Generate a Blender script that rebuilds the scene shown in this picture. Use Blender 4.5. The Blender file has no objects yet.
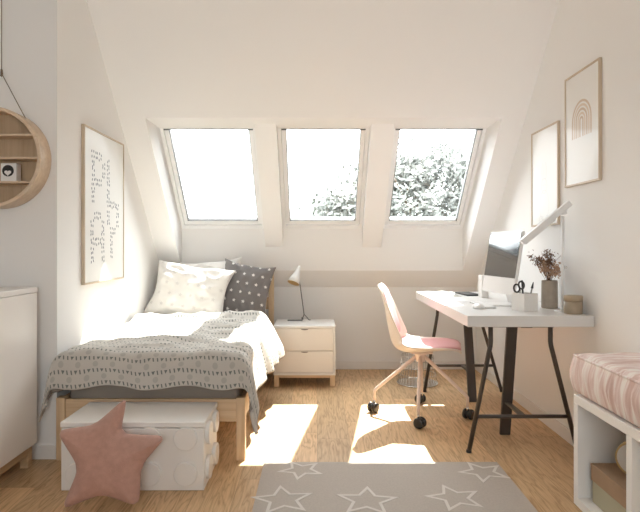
import bpy, bmesh, math, random
from mathutils import Vector, Matrix, noise
random.seed(7)
S = bpy.context.scene
COL = S.collection
PI = math.pi

# ------------------------------------------------------------------ camera, world, light, exposure
cd = bpy.data.cameras.new('camera')
cam = bpy.data.objects.new('camera', cd); COL.objects.link(cam)
cam.location = (0, 0, 1.15); cam.rotation_euler = (PI/2, 0, 0)
cd.sensor_width = 36; cd.lens = 560/640*36
cd.shift_x = 3/640; cd.shift_y = -11/640
cd.clip_start = .05
S.camera = cam

SKY = 5.4
SUN = 12.5
w = bpy.data.worlds.new('sky'); S.world = w; w.use_nodes = True
bg = w.node_tree.nodes['Background']
bg.inputs[0].default_value = (.925, .955, 1.0, 1); bg.inputs[1].default_value = SKY
sd = bpy.data.lights.new('sun', 'SUN'); sd.energy = SUN; sd.angle = math.radians(.6); sd.color = (1, .955, .89)
so = bpy.data.objects.new('sun', sd); COL.objects.link(so)
so.rotation_euler = Vector((-.235, -.70, -1)).to_track_quat('-Z', 'Y').to_euler()
so.location = (3, 9, 8)
S.view_settings.view_transform = 'Standard'; S.view_settings.look = 'None'
S.view_settings.exposure = 0.94; S.view_settings.gamma = 1; S.view_settings.use_curve_mapping = False
S.cycles.use_denoising = True
S.cycles.max_bounces = 14; S.cycles.diffuse_bounces = 9; S.cycles.glossy_bounces = 4; S.cycles.transparent_max_bounces = 16
S.cycles.sample_clamp_indirect = 12
S.cycles.caustics_reflective = False; S.cycles.caustics_refractive = False

# ------------------------------------------------------------------ materials
def mat(name, c, rough=.6, metal=0, bump=0, bscale=60, var=0, vscale=8, spec=.5, coat=0, sheen=0, sss=0):
    m = bpy.data.materials.new(name); m.use_nodes = True
    nt = m.node_tree; p = nt.nodes['Principled BSDF']
    p.inputs['Base Color'].default_value = (*c, 1); p.inputs['Roughness'].default_value = rough
    p.inputs['Metallic'].default_value = metal; p.inputs['Specular IOR Level'].default_value = spec
    p.inputs['Coat Weight'].default_value = coat; p.inputs['Coat Roughness'].default_value = .04
    p.inputs['Sheen Weight'].default_value = sheen
    tc = nt.nodes.new('ShaderNodeTexCoord')
    if bump:
        n = nt.nodes.new('ShaderNodeTexNoise'); n.inputs['Scale'].default_value = bscale; n.inputs['Detail'].default_value = 4
        nt.links.new(tc.outputs['Object'], n.inputs['Vector'])
        b = nt.nodes.new('ShaderNodeBump'); b.inputs['Strength'].default_value = bump; b.inputs['Distance'].default_value = .004
        nt.links.new(n.outputs['Fac'], b.inputs['Height']); nt.links.new(b.outputs[0], p.inputs['Normal'])
    if var:
        n = nt.nodes.new('ShaderNodeTexNoise'); n.inputs['Scale'].default_value = vscale; n.inputs['Detail'].default_value = 5
        nt.links.new(tc.outputs['Object'], n.inputs['Vector'])
        r = nt.nodes.new('ShaderNodeValToRGB')
        r.color_ramp.elements[0].position = .3; r.color_ramp.elements[1].position = .7
        r.color_ramp.elements[0].color = (*[x*(1-var) for x in c], 1); r.color_ramp.elements[1].color = (*[min(1, x*(1+var)) for x in c], 1)
        nt.links.new(n.outputs['Fac'], r.inputs[0]); nt.links.new(r.outputs[0], p.inputs['Base Color'])
    return m

def M_(nt, op, a, b=None, c=None):
    n = nt.nodes.new('ShaderNodeMath'); n.operation = op
    for i, v in enumerate((a, b, c)):
        if v is None: continue
        if isinstance(v, (int, float)): n.inputs[i].default_value = v
        else: nt.links.new(v, n.inputs[i])
    return n.outputs[0]

def mixc(nt, fac, a, b):
    n = nt.nodes.new('ShaderNodeMix'); n.data_type = 'RGBA'
    nt.links.new(fac, n.inputs[0])
    for i, v in ((6, a), (7, b)):
        if isinstance(v, tuple): n.inputs[i].default_value = (*v, 1)
        else: nt.links.new(v, n.inputs[i])
    return n.outputs[2]

def uvxy(nt):
    tc = nt.nodes.new('ShaderNodeTexCoord'); s = nt.nodes.new('ShaderNodeSeparateXYZ')
    nt.links.new(tc.outputs['UV'], s.inputs[0]); return s.outputs[0], s.outputs[1]

def wood(name, c1, c2, axis='Z', scale=1.0, rough=.5):
    m = bpy.data.materials.new(name); m.use_nodes = True
    nt = m.node_tree; p = nt.nodes['Principled BSDF']; p.inputs['Roughness'].default_value = rough
    tc = nt.nodes.new('ShaderNodeTexCoord'); mp = nt.nodes.new('ShaderNodeMapping')
    sc = {'X': (1.2, 22, 22), 'Y': (22, 1.2, 22), 'Z': (22, 22, 1.2)}[axis]
    mp.inputs['Scale'].default_value = [v*scale for v in sc]
    nt.links.new(tc.outputs['Object'], mp.inputs[0])
    n = nt.nodes.new('ShaderNodeTexNoise'); n.inputs['Scale'].default_value = 2; n.inputs['Detail'].default_value = 6; n.inputs['Distortion'].default_value = .6
    nt.links.new(mp.outputs[0], n.inputs['Vector'])
    r = nt.nodes.new('ShaderNodeValToRGB'); r.color_ramp.elements[0].position = .32; r.color_ramp.elements[1].position = .68
    r.color_ramp.elements[0].color = (*c2, 1); r.color_ramp.elements[1].color = (*c1, 1)
    nt.links.new(n.outputs['Fac'], r.inputs[0]); nt.links.new(r.outputs[0], p.inputs['Base Color'])
    return m

def floor_mat():
    m = bpy.data.materials.new('oak_plank_floor'); m.use_nodes = True
    nt = m.node_tree; p = nt.nodes['Principled BSDF']; L = nt.links
    tc = nt.nodes.new('ShaderNodeTexCoord'); s = nt.nodes.new('ShaderNodeSeparateXYZ'); L.new(tc.outputs['Object'], s.inputs[0])
    px = M_(nt, 'DIVIDE', s.outputs[0], .19); ix = M_(nt, 'FLOOR', px); fx = M_(nt, 'FRACT', px)
    wn = nt.nodes.new('ShaderNodeTexWhiteNoise'); wn.noise_dimensions = '1D'; L.new(ix, wn.inputs['W'])
    py = M_(nt, 'ADD', M_(nt, 'DIVIDE', s.outputs[1], 1.9), M_(nt, 'MULTIPLY', wn.outputs[0], 7.3)); iy = M_(nt, 'FLOOR', py); fy = M_(nt, 'FRACT', py)
    cb = nt.nodes.new('ShaderNodeCombineXYZ'); L.new(ix, cb.inputs[0]); L.new(iy, cb.inputs[1])
    w2 = nt.nodes.new('ShaderNodeTexWhiteNoise'); w2.noise_dimensions = '2D'; L.new(cb.outputs[0], w2.inputs['Vector'])
    off = nt.nodes.new('ShaderNodeCombineXYZ')
    L.new(M_(nt, 'MULTIPLY', s.outputs[0], 10), off.inputs[0])
    L.new(M_(nt, 'ADD', M_(nt, 'MULTIPLY', s.outputs[1], 1.0), M_(nt, 'MULTIPLY', w2.outputs[0], 37)), off.inputs[1])
    L.new(M_(nt, 'MULTIPLY', w2.outputs[0], 11), off.inputs[2])
    n = nt.nodes.new('ShaderNodeTexNoise'); n.inputs['Scale'].default_value = 1.7; n.inputs['Detail'].default_value = 3; n.inputs['Distortion'].default_value = .35
    L.new(off.outputs[0], n.inputs['Vector'])
    rings = M_(nt, 'FRACT', M_(nt, 'MULTIPLY', n.outputs['Fac'], 8))
    rr = M_(nt, 'ABSOLUTE', M_(nt, 'SUBTRACT', rings, .5))
    r = nt.nodes.new('ShaderNodeValToRGB'); e = r.color_ramp.elements
    e[0].position = 0; e[0].color = (.31, .175, .075, 1); e[1].position = .5; e[1].color = (.68, .465, .26, 1)
    x = e.new(.16); x.color = (.53, .345, .185, 1)
    L.new(rr, r.inputs[0])
    off2 = nt.nodes.new('ShaderNodeMapping'); off2.inputs['Scale'].default_value = (90, 5, 1); L.new(tc.outputs['Object'], off2.inputs[0])
    n2 = nt.nodes.new('ShaderNodeTexNoise'); n2.inputs['Scale'].default_value = 1.5; n2.inputs['Detail'].default_value = 4; L.new(off2.outputs[0], n2.inputs['Vector'])
    r2 = nt.nodes.new('ShaderNodeValToRGB'); r2.color_ramp.elements[0].color = (.42, .26, .13, 1); r2.color_ramp.elements[1].color = (.78, .57, .345, 1)
    r2.color_ramp.elements[0].position = .25; r2.color_ramp.elements[1].position = .75
    L.new(n2.outputs['Fac'], r2.inputs[0])
    half = nt.nodes.new('ShaderNodeValue'); half.outputs[0].default_value = .42
    c = mixc(nt, half.outputs[0], r.outputs[0], r2.outputs[0])
    tone = mixc(nt, w2.outputs[0], (.86, .86, .86), (1.14, 1.12, 1.10))
    mu = nt.nodes.new('ShaderNodeMix'); mu.data_type = 'RGBA'; mu.blend_type = 'MULTIPLY'; mu.inputs[0].default_value = 1
    L.new(c, mu.inputs[6]); L.new(tone, mu.inputs[7])
    gap = M_(nt, 'MAXIMUM', M_(nt, 'LESS_THAN', fx, .012), M_(nt, 'LESS_THAN', fy, .0015))
    fin = mixc(nt, M_(nt, 'MULTIPLY', gap, .55), mu.outputs[2], (.16, .09, .045))
    L.new(fin, p.inputs['Base Color']); p.inputs['Roughness'].default_value = .45
    b = nt.nodes.new('ShaderNodeBump'); b.inputs['Strength'].default_value = .12; b.inputs['Distance'].default_value = .002
    L.new(n2.outputs['Fac'], b.inputs['Height']); L.new(b.outputs[0], p.inputs['Normal'])
    return m

def glass_mat():
    m = bpy.data.materials.new('window_glass'); m.use_nodes = True
    nt = m.node_tree; nt.nodes.clear()
    o = nt.nodes.new('ShaderNodeOutputMaterial'); t = nt.nodes.new('ShaderNodeBsdfTransparent'); g = nt.nodes.new('ShaderNodeBsdfGlossy')
    t.inputs[0].default_value = (.96, .98, .97, 1); g.inputs['Roughness'].default_value = .01
    mx = nt.nodes.new('ShaderNodeMixShader'); fr = nt.nodes.new('ShaderNodeFresnel'); fr.inputs[0].default_value = 1.35
    nt.links.new(fr.outputs[0], mx.inputs[0]); nt.links.new(t.outputs[0], mx.inputs[1]); nt.links.new(g.outputs[0], mx.inputs[2])
    nt.links.new(mx.outputs[0], o.inputs[0]); return m

def fabric_pattern(m, kind):
    nt = m.node_tree; p = nt.nodes['Principled BSDF']; u, v = uvxy(nt)
    if kind == 'duvet':
        RH = .032
        row = M_(nt, 'DIVIDE', v, RH); iv = M_(nt, 'FLOOR', row); fv = M_(nt, 'FRACT', row)
        odd = M_(nt, 'FLOORED_MODULO', iv, 2)
        cw = M_(nt, 'DIVIDE', M_(nt, 'ADD', u, M_(nt, 'MULTIPLY', iv, .013)), .0225); iu = M_(nt, 'FLOOR', cw); fu = M_(nt, 'FRACT', cw)
        au = M_(nt, 'ABSOLUTE', M_(nt, 'SUBTRACT', fu, .5)); av = M_(nt, 'ABSOLUTE', M_(nt, 'SUBTRACT', fv, .5))
        sl = M_(nt, 'ABSOLUTE', M_(nt, 'ADD', M_(nt, 'SUBTRACT', fu, .5), M_(nt, 'MULTIPLY', M_(nt, 'SUBTRACT', fv, .5), .35)))
        bar = M_(nt, 'MULTIPLY', M_(nt, 'LESS_THAN', sl, .16), M_(nt, 'LESS_THAN', av, .30))
        tri = M_(nt, 'MULTIPLY', M_(nt, 'LESS_THAN', au, M_(nt, 'MULTIPLY', M_(nt, 'SUBTRACT', fv, .2), .75)), M_(nt, 'LESS_THAN', av, .26))
        istri = M_(nt, 'LESS_THAN', M_(nt, 'FLOORED_MODULO', iu, 3), .5)
        a = M_(nt, 'ADD', M_(nt, 'MULTIPLY', tri, istri), M_(nt, 'MULTIPLY', bar, M_(nt, 'SUBTRACT', 1, istri)))
        a = M_(nt, 'MULTIPLY', M_(nt, 'MULTIPLY', a, M_(nt, 'SUBTRACT', 1, odd)), .80)
        cu = M_(nt, 'FRACT', M_(nt, 'ADD', M_(nt, 'DIVIDE', u, .09), M_(nt, 'MULTIPLY', iv, .27)))
        du = M_(nt, 'MULTIPLY', M_(nt, 'SUBTRACT', cu, .5), .09); dv = M_(nt, 'MULTIPLY', M_(nt, 'SUBTRACT', fv, .5), RH)
        d = M_(nt, 'SQRT', M_(nt, 'ADD', M_(nt, 'MULTIPLY', du, du), M_(nt, 'MULTIPLY', dv, dv)))
        dot = M_(nt, 'MULTIPLY', M_(nt, 'MULTIPLY', M_(nt, 'LESS_THAN', d, .0145), odd), .22)
        f = M_(nt, 'ADD', a, dot)
        c = mixc(nt, f, (.53, .50, .46), (.07, .095, .09))
        nt.links.new(c, p.inputs['Base Color'])
    elif kind in ('stars', 'faint'):
        cell = .078 if kind == 'stars' else .09
        iv = M_(nt, 'FLOOR', M_(nt, 'DIVIDE', v, cell))
        x = M_(nt, 'SUBTRACT', M_(nt, 'FRACT', M_(nt, 'ADD', M_(nt, 'DIVIDE', u, cell), M_(nt, 'MULTIPLY', iv, .5))), .5)
        y = M_(nt, 'SUBTRACT', M_(nt, 'FRACT', M_(nt, 'DIVIDE', v, cell)), .5)
        r = M_(nt, 'SQRT', M_(nt, 'ADD', M_(nt, 'MULTIPLY', x, x), M_(nt, 'MULTIPLY', y, y)))
        th = M_(nt, 'ARCTAN2', y, x)
        R = M_(nt, 'ADD', .13, M_(nt, 'MULTIPLY', M_(nt, 'SINE', M_(nt, 'MULTIPLY', th, 5)), .045))
        f = M_(nt, 'LESS_THAN', r, R)
        c = mixc(nt, f, (.20, .185, .185), (.80, .78, .76)) if kind == 'stars' else mixc(nt, f, (.80, .78, .75), (.68, .66, .64))
        nt.links.new(c, p.inputs['Base Color'])
    elif kind == 'tie':
        tc = nt.nodes.new('ShaderNodeTexCoord')
        mp = nt.nodes.new('ShaderNodeMapping'); mp.inputs['Scale'].default_value = (3, 13, 1.6); mp.inputs['Rotation'].default_value = (.25, 0, .5)
        nt.links.new(tc.outputs['Object'], mp.inputs[0])
        n = nt.nodes.new('ShaderNodeTexNoise'); n.inputs['Scale'].default_value = 3.2; n.inputs['Detail'].default_value = 3; n.inputs['Distortion'].default_value = .8
        nt.links.new(mp.outputs[0], n.inputs['Vector'])
        r = nt.nodes.new('ShaderNodeValToRGB'); e = r.color_ramp.elements
        e[0].position = .36; e[0].color = (.64, .44, .38, 1); e[1].position = .62; e[1].color = (.85, .77, .71, 1)
        k = e.new(.5); k.color = (.76, .59, .54, 1)
        nt.links.new(n.outputs['Fac'], r.inputs[0]); nt.links.new(r.outputs[0], p.inputs['Base Color'])

WALL = (.84, .83, .82)
MT = {
 'wall': mat('painted_plaster', WALL, .9, bump=.05, bscale=220, spec=.2),
 'ceil': mat('painted_ceiling', (.87, .858, .848), .9, bump=.04, bscale=220, spec=.2),
 'floor': floor_mat(),
 'base': mat('white_skirting', (.80, .775, .75), .45),
 'winframe': mat('white_window_lacquer', (.90, .90, .90), .35),
 'gasket': mat('grey_gasket', (.12, .125, .13), .5),
 'glass': glass_mat(),
 'white': mat('white_lacquer', (.80, .78, .755), .38),
 'cabinet': mat('warm_white_lacquer', (.80, .765, .73), .32),
 'drawer': mat('cream_lacquer', (.81, .775, .73), .4),
 'pine': wood('pale_pine', (.74, .56, .37), (.62, .43, .26), 'Z'),
 'pineX': wood('pale_pine_across', (.74, .56, .37), (.62, .43, .26), 'X'),
 'pineY': wood('pale_pine_along', (.60, .42, .25), (.46, .30, .17), 'Y'),
 'ply': wood('oak_ply', (.56, .42, .28), (.46, .33, .21), 'Z', rough=.55),
 'plyrim': wood('bent_beech_rim', (.70, .55, .41), (.60, .45, .32), 'X', rough=.5),
 'duvet': mat('patterned_duvet_cotton', (.62, .58, .54), .9, bump=.25, bscale=180, sheen=.1),
 'under': mat('taupe_cotton', (.30, .265, .235), .9, bump=.2, bscale=150),
 'pillow': mat('white_cotton', (.82, .80, .775), .9, bump=.2, bscale=120),
 'faint': mat('white_cotton_faint_stars', (.80, .78, .75), .9, bump=.2, bscale=120),
 'stars': mat('grey_star_cotton', (.2, .185, .185), .9, bump=.2, bscale=140),
 'mattress': mat('grey_jersey_sheet', (.33, .29, .25), .9, bump=.2, bscale=100),
 'pinkstar': mat('dusty_pink_linen', (.47, .275, .225), .95, bump=.5, bscale=260, var=.07, vscale=40, sheen=.2),
 'pinkpad': mat('pink_felt', (.66, .38, .39), .9, bump=.2, bscale=200, sheen=.2),
 'shell': mat('cream_plastic', (.82, .73, .65), .35),
 'chairleg': mat('blush_powder_coat', (.78, .64, .57), .4),
 'black': mat('black_plastic', (.018, .017, .017), .4),
 'wheel': mat('glossy_black_wheel', (.03, .028, .028), .18),
 'chrome': mat('chrome', (.75, .74, .72), .2, 1),
 'steel': mat('dark_bronze_steel', (.075, .062, .055), .45, .35),
 'desktop': mat('white_desktop', (.70, .685, .67), .35),
 'rug': mat('greige_rug', (.48, .43, .385), .98, bump=.6, bscale=420, var=.06, vscale=120),
 'rugstar': mat('cream_rug_yarn', (.70, .66, .62), .98, bump=.6, bscale=420),
 'tie': mat('pink_tie_dye', (.6, .4, .35), .85, bump=.2, bscale=90, sheen=.15),
 'lampwhite': mat('white_enamel', (.80, .80, .80), .28),
 'gold': mat('brass_lining', (.62, .38, .12), .35, .6),
 'lampgrey': mat('grey_enamel', (.16, .155, .15), .4),
 'alu': mat('white_aluminium', (.80, .79, .78), .3, .1),
 'screen': mat('black_glass_screen', (.022, .020, .022), .10, spec=1.0, coat=1),
 'paper': mat('paper', (.80, .79, .78), .7),
 'greyprint': mat('grey_print', (.035, .033, .033), .6),
 'midprint': mat('mid_grey_print', (.07, .07, .075), .6),
 'print': mat('art_paper', (.80, .79, .77), .5, coat=.12, spec=.35),
 'ink': mat('slate_ink', (.12, .145, .18), .5, coat=.12, spec=.35),
 'tanink': mat('sand_ink', (.62, .49, .38), .5, coat=.12, spec=.35),
 'tanink2': mat('peach_ink', (.70, .58, .47), .5, coat=.12, spec=.35),
 'greyink': mat('pale_grey_ink', (.69, .68, .67), .5, coat=.12, spec=.35),
 'framewood': wood('thin_oak_frame', (.62, .51, .39), (.52, .42, .31), 'Z'),
 'framewhite': mat('white_frame', (.80, .78, .75), .4),
 'framedark': wood('walnut_edge', (.20, .145, .10), (.14, .10, .07), 'Z'),
 'ceramic': mat('grey_ribbed_ceramic', (.37, .31, .25), .5, var=.08, vscale=30),
 'dried': mat('dried_brown_flower', (.17, .085, .045), .9, var=.3, vscale=60),
 'dried2': mat('dried_tan_flower', (.46, .28, .17), .9, var=.2, vscale=60),
 'kraft': mat('kraft_board', (.36, .235, .145), .8, var=.04, vscale=20),
 'sage': mat('greige_board', (.42, .385, .27), .85, bump=.3, bscale=200),
 'candle': mat('taupe_glass_tin', (.36, .285, .20), .4),
 'candle2': mat('tan_lid', (.42, .33, .23), .5),
 'yellow': mat('straw_board', (.62, .45, .22), .7),
 'rope': mat('jute_cord', (.16, .12, .085), .9),
 'bark': mat('bark', (.14, .10, .07), .95, bump=.8, bscale=20),
 'leaf': mat('tree_leaf', (.17, .175, .16), .7, var=.3, vscale=3),
 'grass': mat('lawn', (.22, .26, .14), .95, var=.2, vscale=.5),
}
fabric_pattern(MT['duvet'], 'duvet'); fabric_pattern(MT['stars'], 'stars'); fabric_pattern(MT['faint'], 'faint'); fabric_pattern(MT['tie'], 'tie')

# ------------------------------------------------------------------ mesh helpers (world coordinates)
def B(): return bmesh.new()
def box(bm, x0, x1, y0, y1, z0, z1, mi=0):
    v = [bm.verts.new((x, y, z)) for x in (x0, x1) for y in (y0, y1) for z in (z0, z1)]
    for f in ((0, 1, 3, 2), (4, 6, 7, 5), (0, 4, 5, 1), (2, 3, 7, 6), (0, 2, 6, 4), (1, 5, 7, 3)):
        bm.faces.new([v[i] for i in f]).material_index = mi
    return bm
def obox(bm, o, ax, ay, az, mi=0):
    """box from corner o and three edge vectors"""
    o, ax, ay, az = map(Vector, (o, ax, ay, az))
    v = [bm.verts.new(o+ax*i+ay*j+az*k) for i in (0, 1) for j in (0, 1) for k in (0, 1)]
    for f in ((0, 1, 3, 2), (4, 6, 7, 5), (0, 4, 5, 1), (2, 3, 7, 6), (0, 2, 6, 4), (1, 5, 7, 3)):
        bm.faces.new([v[i] for i in f]).material_index = mi
    return bm
def prism_x(bm, poly, x0, x1, mi=0):
    a = [bm.verts.new((x0, y, z)) for y, z in poly]; b = [bm.verts.new((x1, y, z)) for y, z in poly]
    n = len(poly)
    bm.faces.new(a).material_index = mi; bm.faces.new(b[::-1]).material_index = mi
    for i in range(n): bm.faces.new((a[i], b[i], b[(i+1) % n], a[(i+1) % n])).material_index = mi
    return bm
def tube(bm, pts, r, seg=10, mi=0, closed=False, r2=None):
    pts = [Vector(p) for p in pts]; n = len(pts); rings = []
    up = None
    for i, p in enumerate(pts):
        if closed: t = (pts[(i+1) % n]-pts[i-1]).normalized()
        else: t = (pts[min(i+1, n-1)]-pts[max(i-1, 0)]).normalized()
        if up is None:
            up = Vector((0, 0, 1)) if abs(t.z) < .9 else Vector((1, 0, 0))
        s = t.cross(up).normalized(); up = s.cross(t).normalized()
        rr = r if r2 is None else r+(r2-r)*i/(n-1)
        rings.append([bm.verts.new(p+(s*math.cos(2*PI*k/seg)+up*math.sin(2*PI*k/seg))*rr) for k in range(seg)])
    for i in range(n if closed else n-1):
        a, b = rings[i], rings[(i+1) % n]
        for k in range(seg):
            f = bm.faces.new((a[k], a[(k+1) % seg], b[(k+1) % seg], b[k])); f.smooth = True; f.material_index = mi
    if not closed:
        bm.faces.new(rings[0]).material_index = mi; bm.faces.new(rings[-1][::-1]).material_index = mi
    return bm
def lathe(bm, prof, o=(0, 0, 0), axis=(0, 0, 1), seg=32, mi=0, smooth=True):
    o = Vector(o); q = Vector(axis).to_track_quat('Z', 'Y'); rings = []
    for r, z in prof:
        rings.append([bm.verts.new(o+q @ Vector((r*math.cos(2*PI*k/seg), r*math.sin(2*PI*k/seg), z))) for k in range(seg)])
    for a, b in zip(rings, rings[1:]):
        for k in range(seg):
            f = bm.faces.new((a[k], a[(k+1) % seg], b[(k+1) % seg], b[k])); f.smooth = smooth; f.material_index = mi
    if prof[0][0] > 1e-5: bm.faces.new(rings[0]).material_index = mi
    if prof[-1][0] > 1e-5: bm.faces.new(rings[-1][::-1]).material_index = mi
    return bm
def obj(name, bm, mats, parent=None, bevel=0, seg=2, fix=True):
    root = parent
    while root is not None and root.parent: root = root.parent
    if root is not None: bm.transform(Matrix.Translation(-root.location))
    if fix: bmesh.ops.recalc_face_normals(bm, faces=bm.faces[:])
    me = bpy.data.meshes.new(name); bm.to_mesh(me); bm.free()
    for m in (mats if isinstance(mats, (list, tuple)) else [mats]): me.materials.append(MT[m] if isinstance(m, str) else m)
    o = bpy.data.objects.new(name, me); COL.objects.link(o)
    if parent: o.parent = parent
    if bevel:
        b = o.modifiers.new('bevel', 'BEVEL'); b.width = bevel; b.segments = seg; b.limit_method = 'ANGLE'
        for p in me.polygons: p.use_smooth = True
        b.harden_normals = True
    return o
def tag(o, label, cat, group=None):
    o['label'] = label; o['category'] = cat
    if group: o['group'] = group
    return o
def thing(name, loc, label, cat, group=None):
    o = bpy.data.objects.new(name, None); COL.objects.link(o); o.location = loc; o.empty_display_size = .1
    return tag(o, label, cat, group)
def solo(name, bm, mats, loc, label, cat, group=None, bevel=0, seg=2):
    bm.transform(Matrix.Translation(-Vector(loc)))
    o = obj(name, bm, mats, bevel=bevel, seg=seg); o.location = loc
    return tag(o, label, cat, group)
def struct(name, bm, m, parent=None, bevel=0):
    o = obj(name, bm, m, parent, bevel)
    if parent is None: o['kind'] = 'structure'
    return o
def grid_mesh(bm, P, uv=None, mi=0, closed_u=False):
    """P[i][j] -> vector"""
    V = [[bm.verts.new(p) for p in row] for row in P]; L = bm.loops.layers.uv.verify() if uv else None
    for i in range(len(V)-1):
        for j in range(len(V[0])-1):
            f = bm.faces.new((V[i][j], V[i+1][j], V[i+1][j+1], V[i][j+1])); f.smooth = True; f.material_index = mi
            if uv:
                for l, (a, b) in zip(f.loops, ((i, j), (i+1, j), (i+1, j+1), (i, j+1))): l[L].uv = uv[a][b]
    return V
def smooth_mod(o, lv=1):
    s = o.modifiers.new('subd', 'SUBSURF'); s.levels = lv; s.render_levels = lv

# ------------------------------------------------------------------ the room
XL, XR, YB, YP = -1.40, 1.475, 5.19, 3.015
T = 1.05                      # rise of the roof per metre of run
def roof(y): return .76+(YB-y)*T
def wpl(y): return 1.294+(5.038-y)*T
ZC = 2.70; YC = YB-(ZC-.76)/T
YT = YB-(2.05-.76)/T          # where the recess starts at the top
YW = 5.038-(2.05-1.294)/T

struct('floor', box(B(), -2.2, 1.7, -1.8, 5.5, -.2, 0), 'floor')
struct('wall_back', box(B(), -1.5, 1.6, YB, 5.5, 0, .76), 'wall')
struct('wall_alcove', box(B(), -2.2, XL, YP, 5.5, 0, 3.2), 'wall')
struct('wall_left', box(B(), -2.2, -2.02, -1.8, YP, 0, 3.2), 'wall')
struct('wall_right', box(B(), XR, 1.7, -1.8, 5.5, 0, 3.2), 'wall')
bm = B(); WX, WZ0, WZ1 = .80, .90, 2.15  # rear wall opening added and sized to let in sky as fill light
box(bm, -2.02, -WX, -1.8, -1.65, 0, 3); box(bm, WX, XR, -1.8, -1.65, 0, 3); box(bm, -WX, WX, -1.8, -1.65, 0, WZ0); box(bm, -WX, WX, -1.8, -1.65, WZ1, 3)
struct('wall_rear', bm, 'wall')
struct('ceiling', box(B(), -2.02, XR, -1.65, YC, ZC, ZC+.5), 'ceil')
bm = B()
OUT = .10                                                       # outer skin this far above the window plane
RX0, RX1 = -1.215, 1.31
lowy = 5.038
prism_x(bm, [(YB+.3, .5), (YB, .76), (lowy, roof(lowy)), (lowy, 1.294), (lowy+.10, 1.294+.08), (YB+.3, 1.05)], XL, XR)
prism_x(bm, [(YT, 2.05), (YC, ZC), (YC, ZC+.45), (YW+.10, 2.05+.10), (YW+.02, 2.05)], XL, XR)
for a, b in ((XL, RX0), (RX1, XR)):
    prism_x(bm, [(lowy, roof(lowy)), (YT, 2.05), (YW+.08, 2.13), (lowy+.08, 1.294+.08)], a, b)
struct('ceiling_sloped', bm, 'ceil')
P1, P2 = (-.465, -.305), (.405, .578)
def pil(y): return 1.13+(5.038-y)*T
for k, (a, b) in enumerate((P1, P2)):
    bm = prism_x(B(), [(lowy, 1.13), (5.038-(2.05-1.13)/T, 2.05), (YW+.06, 2.10), (lowy+.06, 1.30)], a, b)
    struct('trim_%d' % (k+1), bm, 'ceil')

# roof windows
sdir = Vector((0, YW-5.038, 2.05-1.294)).normalized(); ndir = Vector((0, -sdir.z, sdir.y)); ndir = Vector((0, sdir.z, -sdir.y))
SL = math.hypot(YW-5.038, 2.05-1.294)
O0 = Vector((0, 5.038, 1.294))
def wbar(bm, u0, u1, v0, v1, w0, w1, mi=0):
    obox(bm, O0+Vector((u0, 0, 0))+sdir*v0+ndir*w0, (u1-u0, 0, 0), sdir*(v1-v0), ndir*(w1-w0), mi)
def wframe(bm, u0, u1, v0, v1, wd, wb, wt, w0, w1, mi=0):
    wbar(bm, u0, u0+wd, v0, v1, w0, w1, mi); wbar(bm, u1-wd, u1, v0, v1, w0, w1, mi)
    wbar(bm, u0+wd, u1-wd, v0, v0+wb, w0, w1, mi); wbar(bm, u0+wd, u1-wd, v1-wt, v1, w0, w1, mi)
for k, (a, b) in enumerate(((RX0, P1[0]), (P1[1], P2[0]), (P2[1], RX1))):
    e = bpy.data.objects.new('window_%d' % (k+1), None); COL.objects.link(e); e.location = ((a+b)/2, 5.038, 1.294); e['kind'] = 'structure'
    bm = B(); wframe(bm, a, b, 0, SL+.03, .028, .040, .035, 0.0, .10); obj('window_frame', bm, 'winframe', e, .003)
    bm = B(); wframe(bm, a+.03, b-.03,  .040, SL-.004, .034, .040, .012, .018, .075); obj('sash', bm, 'winframe', e, .004)
    bm = B(); wframe(bm, a+.060, b-.060, .078, SL-.010, .008, .007, .012, .020, .052); obj('gasket', bm, 'gasket', e)
    bm = B(); wbar(bm, a+.058, b-.058, .076, SL-.01, .050, .054); obj('pane', bm, 'glass', e)
    for hx in (a+.05, b-.05):
        bm = B(); wbar(bm, hx-.02, hx+.02, SL-.016, SL-.006, -.002, .018); obj('hinge', bm, 'gasket', e)
    obj('top_gasket', (lambda q: (wbar(q, a+.03, b-.03, SL-.013, SL-.008, .0, .012), q)[1])(B()), 'gasket', e)
    bm = B(); wbar(bm, (a+b)/2-.045, (a+b)/2+.045, .004, .012, -.006, .002); obj('handle', bm, 'winframe', e, .002)
# added, unseen window behind the camera that brings sky fill into the room
e = bpy.data.objects.new('window_4', None); COL.objects.link(e); e.location = (0, -1.72, WZ0); e['kind'] = 'structure'
bm = B()
box(bm, -WX, -WX+.06, -1.76, -1.70, WZ0, WZ1); box(bm, WX-.06, WX, -1.76, -1.70, WZ0, WZ1); box(bm, -WX+.06, WX-.06, -1.76, -1.70, WZ0, WZ0+.06); box(bm, -WX+.06, WX-.06, -1.76, -1.70, WZ1-.06, WZ1); box(bm, -.03, .03, -1.76, -1.70, WZ0+.06, WZ1-.06)
obj('window_frame', bm, 'winframe', e, .004)
obj('pane', box(B(), -WX+.06, WX-.06, -1.735, -1.73, WZ0+.06, WZ1-.06), 'glass', e)

bh, bt = .075, .014
struct('baseboard_back', box(B(), XL, XR, YB-bt, YB, 0, bh), 'base', bevel=.003)
struct('baseboard_right', box(B(), XR-bt, XR, -1.65, YB-bt, 0, bh), 'base', bevel=.003)
bm = box(B(), XL, XL+bt, YP-bt, YB-bt, 0, bh); struct('baseboard_alcove', bm, 'base', bevel=.003)
bm = box(B(), -2.02, XL, YP-bt, YP, 0, bh); struct('baseboard_front', bm, 'base', bevel=.003)
struct('baseboard_left', box(B(), -2.02, -2.02+bt, -1.65, YP-bt, 0, bh), 'base', bevel=.003)

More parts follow.
